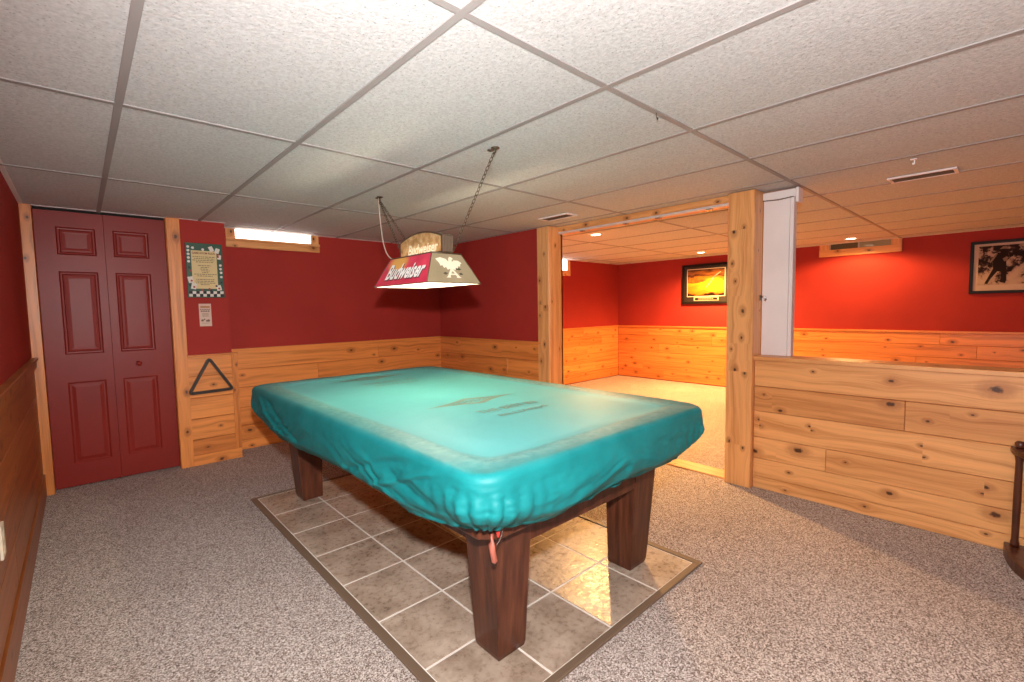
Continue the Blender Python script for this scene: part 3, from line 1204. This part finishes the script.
low = [(-bx_, -by_), (bx_, -by_), (bx_, by_), (-bx_, by_)]
top = [(-tx_, -ty_), (tx_, -ty_), (tx_, ty_), (-tx_, ty_)]
mats4 = [m_tan, m_red, m_tan, m_red]
for k in range(4):
    a, b, c, d = low[k], low[(k+1) % 4], top[(k+1) % 4], top[k]
    P = [V_(*a, ZB), V_(*b, ZB), V_(*c, ZU), V_(*d, ZU)]
    nrm = (P[1]-P[0]).cross(P[3]-P[0]).normalized()
    mb = MB()
    vo = [mb.bm.verts.new(p) for p in P]
    vi = [mb.bm.verts.new(p-nrm*.004) for p in P]
    mb.bm.faces.new(vo)
    mb.bm.faces.new(vi[::-1])
    for i in range(4):
        mb.bm.faces.new((vo[i], vi[i], vi[(i+1) % 4], vo[(i+1) % 4]))
    pn = mb.build('shade_panel', mats4[k], lp)
    mb = MB()
    Q_ = [p-nrm*.0052 for p in P]
    mb.quad(Q_)
    mb.quad([p-nrm*.0010 for p in Q_][::-1])
    mb.build('inner_liner', m_lwhite, pn)
    xd = (P[1]-P[0]).normalized()
    yd = nrm.cross(xd)
    ctr = (P[0]+P[1]+P[2]+P[3])/4
    if k in (1, 3):
        mb = text_mb('Budweiser', .40, ctr-yd*.004+xd*.015, xd, yd, .0016, shear=.32, bold=.03, height=.098)
        mb.build('sign_lettering', mat('sign_white', (.95, .94, .9), .6), pn)
        mb = text_mb('Budweiser', .404, ctr-yd*.009+xd*.020, xd, yd, .0006, shear=.32, bold=.04, height=.102)
        mb.build('lettering_shadow', mat('sign_dark_outline', (.06, .01, .02), .4), pn)
    else:
        # eagle perched on a letter A
        cr = MB()
        wing_a = [(-.084, .050), (-.052, .060), (-.018, .052), (.000, .030), (-.004, -.004), (-.024, -.012), (-.030, .004), (-.044, -.003), (-.050, .014), (-.063, .009), (-.067, .026)]
        wing_b = [(.012, .030), (.030, .046), (.058, .046), (.080, .032), (.067, .024), (.063, .009), (.050, .012), (.045, -.003), (.032, .002), (.027, -.013), (.008, -.006)]
        body = [(-.008, .026), (-.002, .054), (.008, .066), (.020, .063), (.030, .053), (.018, .049), (.016, .028), (.013, -.010), (.002, -.024), (-.008, -.010)]
        for q_, lf_ in ((wing_a, .0014), (wing_b, .0015), (body, .0018),
                        ([(-.046, -.058), (-.016, -.058), (-.018, -.051), (.004, -.014), (-.008, -.012), (-.034, -.050)], .0013),
                        ([(.052, -.058), (.020, -.058), (.024, -.051), (.004, -.014), (.016, -.012), (.042, -.050)], .0012),
                        ([(-.020, -.042), (.026, -.042), (.022, -.034), (-.014, -.034)], .0016)):
            flat(cr, q_, ctr, xd, yd, lf_)
        cr.build('eagle_emblem', mat('emblem_cream', (.80, .70, .52), .45), pn)
        em_ = mat('emblem_dark', (.06, .05, .03), .5)
        for q_ in ([(-.078, .048), (-.060, .036), (-.036, .018), (-.018, .004), (-.030, .006), (-.050, .020), (-.066, .034)],
                   [(.022, .000), (.048, .004), (.066, -.008), (.050, -.012), (.030, -.010)],
                   [(-.060, -.034), (-.044, -.026), (-.026, -.032), (-.044, -.042)], [(.042, -.032), (.058, -.026), (.070, -.036), (.050, -.042)]):
            cr = MB()
            flat(cr, q_, ctr, xd, yd, .0010)
            cr.build('emblem_feather', em_, pn)
mb = MB()
for k in range(4):
    mb.tube([V_(*low[k], ZB), V_(*top[k], ZU)], .0028, 6)
    mb.tube([V_(*low[k], ZB), V_(*low[(k+1) % 4], ZB)], .0028, 6)
    mb.tube([V_(*top[k], ZU), V_(*top[(k+1) % 4], ZU)], .004, 6)
mb.build('edge_trim', m_trim, lp)
mb = MB()
mb.box(V_(-.062, -ty_, ZU-.004), V_(.062, ty_, ZU+.003))
mb.build('top_plate', m_lwhite, lp)
# arched sign box on top
SB0 = ZU+.004
n = 18
arch = [(-.222, SB0)]
for k in range(n+1):
    a = -.222+.444*k/n
    arch.append((a, SB0+.092+.042*(1-(a/.222)**2)))
arch.append((.222, SB0))
mb = MB()
mb.prism([(LY+a, b) for a, b in arch], LX-.030, LX+.038, 'x')
sb = mb.build('sign_box', m_trim, lp, bevel=.003)
for sgn, xx in ((-1, LX-.031), (1, LX+.039)):
    mb = MB()
    inn = [(LY+a*.93, SB0+.008+(b-SB0)*.86) for a, b in arch]
    mb.prism(inn, xx-.0012, xx+.0012, 'x')
    fc = mb.build('sign_face', m_parch, sb)
    xd = (0, -1, 0) if sgn < 0 else (0, 1, 0)
    mb = text_mb('Budweiser', .31, (xx+sgn*.0012, LY-(-.03 if sgn > 0 else .03), SB0+.038), xd, (0, 0, 1), .0012, shear=.3, bold=.025, height=.058)
    mb.build('sign_lettering', mat('sign_cream', (.92, .84, .62), .45), sb)
    mb = MB()
    rect(mb, -.10, .004, .12, .013, (xx+sgn*.0012, LY, SB0), xd, (0, 0, 1), .0014)
    mb.build('sign_banner', mat('sign_banner_white', (.8, .74, .66), .5), sb)
gm = mat('grille_brown', (.16, .11, .075), .5)
for yy in (LY-.223, LY+.223):
    mb = MB()
    for k in range(7):
        x = LX-.024+k*.0093
        mb.box((x, yy-.002, SB0+.006), (x+.004, yy+.002, SB0+.088))
    mb.build('end_grille', gm, sb)
# bulbs, sockets
for yy in (-.11, .11):
    mb = MB()
    mb.lathe([(.012, .03), (.014, .0)], (LX, LY+yy, ZU-.036), 14)
    mb.build('socket', m_trim, lp)
    mb = MB()
    mb.lathe([(.010, .0), (.012, -.012), (.022, -.03), (.027, -.045), (.022, -.060), (.010, -.068), (.001, -.070)], (LX, LY+yy, ZU-.034), 18)
    mb.build('bulb', mat('glowing_bulb', (1, .9, .7), .4, emit=(1, .84, .60), estr=310), lp)


def chain(a, b, mbk, pitch=.0215, r=.0017):
    a, b = Vector(a), Vector(b)
    n_ = max(2, int((b-a).length/pitch))
    d = (b-a).normalized()
    x = d.cross(Vector((0, 0, 1))).normalized()
    y = d.cross(x)
    for k in range(n_):
        c = a+(b-a)*((k+.5)/n_)
        wv = x if k % 2 else y
        pts = []
        for q_ in range(12):
            an = q_*2*PI/12
            pts.append(c+d*(math.cos(an)*.0145)+wv*(math.sin(an)*.0072))
        mbk.tube(pts, r, 5, closed=True)


HK = [Vector((1.325, .716, CE)), Vector((1.357, 1.922, CE))]
ends = [Vector((LX+.030, LY-.232, ZU+.012)), Vector((LX-.0, LY+.232, ZU+.012))]
for h, e in zip(HK, ends):
    mb = MB()
    chain(h+Vector((0, 0, -.022)), e, mb)
    mb.build('chain', M['iron'], lp)
mb = MB()
chain(HK[1]+Vector((.004, 0, -.022)), Vector((LX+.05, LY+.16, ZU+.012)), mb)
mb.build('chain', M['iron'], lp)
for h in HK:
    mb = MB()
    mb.lathe([(.020, -.001), (.020, -.005), (.012, -.008), (.004, -.010), (.003, -.024)], h+Vector((0, -.012, 0)), 16)
    mb.lathe([(.016, -.001), (.016, -.004), (.006, -.007), (.002, -.009)], h+Vector((.004, .026, 0)), 14)
    mb.tube([h+Vector((0, -.012, -.016)), h+Vector((0, -.004, -.028)), h+Vector((0, .004, -.022))], .0025, 6)
    mb.build('ceiling_hook', M['iron'], lp)
mb = MB()
P0, P3 = HK[1]+Vector((-.004, .0, -.008)), Vector((LX-.06, LY+.20, ZU+.004))
pts = []
for k in range(17):
    f = k/16
    b1, b2 = P0+Vector((-.01, -.04, -.30)), P3+Vector((-.03, .10, -.02))
    pts.append(P0*(1-f)**3+b1*3*f*(1-f)**2+b2*3*f*f*(1-f)+P3*f**3)
mb.tube(pts, .0033, 8)
mb.build('power_cord', mat('beige_cord', (.62, .50, .42), .5), lp)

# ------------------------------------------------------------------ things on the walls
# triangle rack
mb = MB()
A_, B_, C_ = Vector((.614, 3.512, .895)), Vector((.450, 3.512, .590)), Vector((.788, 3.512, .597))
pts = []
for p, q_, r_ in ((C_, A_, B_), (A_, B_, C_), (B_, C_, A_)):
    d0, d1_ = (p-q_).normalized(), (r_-q_).normalized()
    a, b = q_+d0*.045, q_+d1_*.045
    for k in range(7):
        f = k/6
        pts.append(a*(1-f)**2+q_*2*f*(1-f)+b*f*f)
inner = []
cen = (A_+B_+C_)/3
out_r, in_r = [], []
for p in pts:
    out_r.append(p)
Np = len(pts)
for i in range(Np):
    t_ = (pts[(i+1) % Np]-pts[(i-1) % Np]).normalized()
    n_ = Vector((-t_.z, 0, t_.x))
    if n_.dot(cen-pts[i]) < 0:
        n_ = -n_
    in_r.append(pts[i]+n_*.020)
vs = []
for i in range(Np):
    vs.append([mb.bm.verts.new(v) for v in (out_r[i]+Vector((0, -.022, 0)), in_r[i]+Vector((0, -.022, 0)), in_r[i]+Vector((0, .012, 0)), out_r[i]+Vector((0, .012, 0)))])
for i in range(Np):
    A, B = vs[i], vs[(i+1) % Np]
    for k in range(4):
        mb.bm.faces.new((A[k], A[(k+1) % 4], B[(k+1) % 4], B[k]))
tr = thing('triangle_rack', 'black wooden ball rack triangle hung on the pine panel beside the closet door', 'ball rack', (.618, 3.524, .60))
mb.build('rack_frame', mat('black_rack_wood', (.022, .015, .012), .4), tr, bevel=.003)
mb = MB()
mb.tube([(.614, 3.545, .850), (.614, 3.490, .853), (.614, 3.484, .860)], .004, 8)
mb.build('hanging_peg', M['iron'], tr)

# rules poster
po = thing('rules_poster', 'green framed game room rules poster with parchment centre beside the closet door', 'poster', (.63, 3.545, 1.59))
O, XD, YD = (.503, 3.533, 1.372), (1, 0, 0), (0, 0, 1)
PW, PH = .256, .438
mb = MB()
mb.box((.503, 3.534, 1.372), (.503+PW, 3.547, 1.372+PH))
mb.build('poster_board', mat('poster_green', (.02, .075, .04), .45), po, bevel=.002)
mb = MB()
rect(mb, .036, .072, .212, .378, O, XD, YD, .0006)
mb.build('parchment', mat('poster_parchment', (.72, .55, .27), .6), po)
mb = MB()
text_mb('GAME ROOM RULES', .158, (.503+.122, 3.533, 1.372+.358), XD, YD, .0012, bold=.02, height=.016, mb=mb)
mb.build('title_lettering', mat('poster_title_red', (.22, .02, .01), .6), po)
mb = MB()
rnd = random.Random(4)
m_ink = mat('poster_ink', (.16, .09, .04), .7)
zz = .326
for ln, (a, b) in enumerate([(.046, .200), (.055, .196), (.044, .200), (.066, .186), (.0, .0), (.080, .168), (.098, .152), (.094, .146), (.10, .158), (.105, .148), (.050, .206), (.070, .184), (.0, .0), (.062, .196), (.056, .190), (.060, .192), (.09, .150)]):
    if b == 0:
        mb.build('rule_lines', m_ink, po)
        mb = MB()
    x = a
    while x < b-.004:
        wd_ = rnd.uniform(.006, .022)
        rect(mb, x, zz, min(b, x+wd_), zz+.0052, O, XD, YD, .0012)
        x += wd_+.0045
    zz -= .0140
mb.build('rule_lines', m_ink, po)
pw = mat('poster_white', (.75, .68, .60), .6)
pk = mat('poster_black', (.012, .010, .010), .6)
pr = mat('poster_red', (.35, .03, .02), .6)
for (x, y) in [(.018, .405-k*.029) for k in range(5)]+[(.05, .398), (.118, .388), (.236, .265), (.236, .235), (.238, .205), (.238, .17)]:
    circ(MB_ := MB(), x, y, .0100, O, XD, YD, .0014)
    MB_.build('printed_chip', pw, po)
for (x, y, w_, h_, an) in ((.170, .372, .030, .04, .4), (.198, .368, .030, .04, -.3), (.215, .315, .026, .036, -.15), (.012, .115, .034, .05, .2), (.022, .072, .034, .048, -.2), (.205, .055, .034, .044, .2)):
    ca, sa = math.cos(an), math.sin(an)
    mb = MB()
    flat(mb, [(x+a*ca-b*sa, y+a*sa+b*ca) for a, b in ((0, 0), (w_, 0), (w_, h_), (0, h_))], O, XD, YD, .0018)
    mb.build('printed_card', pw, po)
for col_, par in ((pw, 0), (pk, 1)):
    mb = MB()
    for i in range(10):
        for j in range(2):
            if (i+j) % 2 == par:
                rect(mb, .008+i*.024, .008+j*.022, .008+(i+1)*.024, .008+(j+1)*.022, O, XD, YD, .0011)
    mb.build('checker_border', col_, po)
for cl_, pts_ in ((pk, ((.018, .24), (.236, .125), (.018, .10), (.2, .095), (.16, .056))), (pr, ((.222, .335), (.222, .352), (.028, .215), (.03, .135), (.045, .085), (.150, .07), (.218, .075), (.10, .06)))):
    for (x, y) in pts_:
        mb = MB()
        circ(mb, x, y, .008, O, XD, YD, .0022)
        mb.build('printed_dot', cl_, po)

lf = thing('leaflet', 'small pink printed leaflet pinned under the rules poster', 'leaflet', (.615, 3.546, 1.23))
O2 = (.572, 3.5445, 1.138)
mb = MB()
mb.box((.572, 3.545, 1.138), (.657, 3.5475, 1.322))
mb.build('paper', mat('pinkish_paper', (.72, .50, .40), .7), lf)
mb = MB()
rect(mb, .010, .150, .076, .166, O2, XD, YD, .0004)
mb.build('orange_heading', mat('leaflet_orange', (.50, .22, .09), .7), lf)
mb = MB()
for k in range(6):
    rect(mb, .008+k*.012, .134, .016+k*.012, .142, O2, XD, YD, .0004)
for k in range(4):
    rect(mb, .012+k*.016, .118, .024+k*.016, .129, O2, XD, YD, .0004)
for (x, y, r_) in ((.020, .048, .009), (.034, .056, .006), (.062, .046, .010), (.050, .044, .007)):
    circ(mb, x, y, r_, O2, XD, YD, .0004)
for k in range(5):
    rect(mb, .014, .024+k*.0001, .070, .026, O2, XD, YD, .0004)
    if k > 0:
        rect(mb, .020, .072+k*.008, .066, .0745+k*.008, O2, XD, YD, .0004)
mb.build('print_marks', mat('leaflet_ink', (.20, .12, .09), .7), lf)

# outlet
ot = thing('wall_outlet', 'cream wall outlet plate on the left pine wainscot', 'outlet', (-.392, 1.36, .47))
mb = MB()
mb.box((-.3925, 1.325, .415), (-.384, 1.40, .53))
mb.build('cover_plate', M['cream'], ot, bevel=.002)
for z in (.455, .505):
    mb = MB()
    mb.box((-.3845, 1.347, z-.024), (-.3825, 1.378, z+.004))
    mb.build('socket_face', M['cream'], ot, bevel=.001)

# framed sunset picture on the far wall
p1 = thing('framed_picture', 'black framed golden sunset picture with small plaque on the far red wall', 'picture', (6.998, 2.32, 1.57), 'framed pictures')
O3, X3, Y3 = (6.9655, 2.705, 1.265), (0, -1, 0), (0, 0, 1)
mb = MB()
for lo, hi in (((1.935, 1.265), (2.705, 1.300)), ((1.935, 1.845), (2.705, 1.880)), ((1.935, 1.300), (1.970, 1.845)), ((2.670, 1.300), (2.705, 1.845))):
    mb.box((6.962, lo[0], lo[1]), (6.998, hi[0], hi[1]))
mb.build('frame', M['black'], p1, bevel=.004)
mb = MB()
mb.box((6.976, 1.96, 1.29), (6.998, 2.68, 1.855))
mb.build('mat_board', mat('black_mat', (.02, .014, .012), .5), p1)
O3 = (6.976, 2.705, 1.265)
mb = MB()
rect(mb, .082, .112, .682, .542, O3, X3, Y3, .001)
mb.build('mat_border', mat('ivory_line', (.75, .60, .42), .6), p1)


def sunset():
    mt = mat('sunset_print', (.8, .5, .1), .25)
    t = NT(mt)
    x, y, z = t.sep(t.obj())
    n = t.noise(t.comb(0, t.math('MULTIPLY', y, 4), t.math('MULTIPLY', z, 13)), 1, 4, .6)
    h = t.math('ADD', t.math('MULTIPLY', t.math('ADD', z, .19), 2.42), t.math('MULTIPLY', t.math('SUBTRACT', n, .5), .55))
    c = t.ramp(h, [(.0, (.02, .008, .004)), (.09, (.03, .012, .006)), (.13, (.45, .15, .015)), (.30, (.55, .22, .015)), (.50, (.60, .38, .02)), (.56, (.16, .05, .01)), (.66, (.45, .17, .02)), (.74, (.06, .02, .01)), (.84, (.30, .10, .02)), (1.0, (.025, .01, .008))])
    d = t.math('ADD', t.math('POWER', t.math('MULTIPLY', t.math('ADD', y, .12), 5), 2), t.math('POWER', t.math('MULTIPLY', t.math('ADD', z, .01), 8), 2))
    sun = t.ramp(d, [(.1, (1, 1, 1)), (1, (0, 0, 0))], 'EASE')
    t.base(t.mix(t.math('MULTIPLY', sun, .8), c, (.72, .62, .02)))
    return mt


mb = MB()
rect(mb, .092, .122, .672, .532, O3, X3, Y3, .002)
mb.build('sunset_print', sunset(), p1)
mb = MB()
flat(mb, [(.385, .245), (.405, .258), (.545, .425), (.618, .478), (.612, .488), (.535, .437), (.40, .275)], O3, X3, Y3, .003)
flat(mb, [(.46, .375), (.48, .36), (.545, .425), (.53, .437)], O3, X3, Y3, .003)
mb.build('printed_streak', mat('streak_pink', (.75, .35, .22), .4), p1)
mb = MB()
mb.box((6.972, 2.12, 1.312), (6.977, 2.51, 1.373))
mb.build('plaque', mat('plaque_copper', (.62, .40, .26), .4), p1, bevel=.002)
mb = MB()
rect(mb, .215, .058, .565, .094, O3, X3, Y3, .0047)
mb.build('plaque_band', M['black'], p1)
mb = MB()
for k in range(9):
    rect(mb, .275+k*.026, .066, .293+k*.026, .086, O3, X3, Y3, .0055)
mb.build('plaque_marks', mat('plaque_gold', (.45, .27, .14), .4), p1)

# framed old photograph at the right end of the far wall
p2 = thing('framed_picture', 'black framed old brown photograph of a striding figure, right end of far wall', 'picture', (6.998, -.95, 1.59), 'framed pictures')
ya, yb, za, zb = -.592, -1.40, 1.317, 1.872
mb = MB()
e = .030
mb.box((6.968, yb, za), (6.998, ya, za+e)).box((6.968, yb, zb-e), (6.998, ya, zb)).box((6.968, yb, za+e), (6.998, yb+e, zb-e)).box((6.968, ya-e, za+e), (6.998, ya, zb-e))
mb.build('frame', M['black'], p2, bevel=.004)
mb = MB()
mb.box((6.980, yb+.02, za+.02), (6.998, ya-.02, zb-.02))
mb.build('mat_board', mat('sepia_paper', (.55, .40, .30), .6), p2)
O4 = (6.980, ya-.03, za+.03)


def sepia():
    mt = mat('old_photo_print', (.3, .2, .15), .7, spec=.1)
    t = NT(mt)
    o = t.obj()
    x, y, z = t.sep(o)
    n = t.noise(o, 11, 5, .65)
    zz_ = t.math('ADD', t.math('ADD', t.math('MULTIPLY', t.math('SUBTRACT', n, .5), 2.2), t.math('MULTIPLY', z, -.8)), .20)
    t.base(t.ramp(zz_, [(.02, (.022, .013, .012)), (.12, (.10, .06, .05)), (.22, (.42, .29, .22)), (.5, (.52, .37, .28))]))
    return mt


mb = MB()
rect(mb, .035, .06, .71, .47, O4, X3, Y3, .001)
mb.build('photo_print', sepia(), p2)
mb = MB()
F_ = []
FX = lambda p: [(a*.70+.004, b) for a, b in p]
flat(mb, FX([(.120, .075), (.150, .070), (.185, .125), (.250, .200), (.290, .195), (.290, .085), (.340, .075), (.350, .110), (.345, .240), (.340, .300), (.370, .330), (.355, .380), (.310, .400), (.250, .395), (.215, .370), (.160, .300), (.145, .255), (.165, .245), (.200, .300), (.205, .230), (.150, .130)]), O4, X3, Y3, .002)
circ(mb, .226, .415, .034, O4, X3, Y3, .002, 18)
flat(mb, FX([(.255, .405), (.385, .400), (.375, .420), (.27, .425)]), O4, X3, Y3, .0021)
mb.build('printed_figure', mat('photo_dark', (.025, .015, .012), .7, spec=.1), p2)
pm = mat('photo_mid', (.26, .17, .12), .7, spec=.1)
for q_ in ([(.262, .430), (.300, .458), (.345, .452), (.365, .425), (.32, .432)], [(.165, .300), (.212, .368), (.250, .392), (.235, .362), (.200, .315), (.176, .288)],
           [(.300, .330), (.340, .352), (.362, .338), (.345, .305), (.318, .300)], [(.36, .36), (.40, .30), (.41, .25), (.385, .30)]):
    mb = MB()
    flat(mb, FX(q_), O4, X3, Y3, .003)
    mb.build('figure_highlight', pm, p2)

# cue rack at the right edge
cr = thing('cue_rack', 'dark wood floor cue rack with rounded base against the half wall', 'cue rack', (3.10, -1.24, 0))


def half(rx, ry, z0, z1, name):
    mb = MB()
    n_ = 28
    poly = [(3.150, -1.24-ry)] + [(3.150-rx*math.sin(PI*k/n_), -1.24-ry*math.cos(PI*k/n_)) for k in range(1, n_)] + [(3.150, -1.24+ry)]
    mb.prism(poly[::-1], z0, z1)
    return mb.build(name, M['wood'], cr, bevel=.006)


half(.44, .265, .0, .055, 'base')
half(.26, .26, .510, .538, 'cue_shelf')
for (x, y) in ((3.112, -1.012), (3.112, -1.468), (2.93, -1.24)):
    mb = MB()
    mb.lathe([(.017, .055), (.017, .07), (.013, .09), (.0145, .28), (.013, .47), (.017, .50), (.017, .512)], (x, y, 0), 16)
    mb.build('post', M['wood'], cr)
    mb = MB()
    mb.lathe([(.016, .538), (.019, .545), (.019, .562), (.012, .570), (.003, .572)], (x, y, 0), 16)
    mb.build('finial', M['wood'], cr)
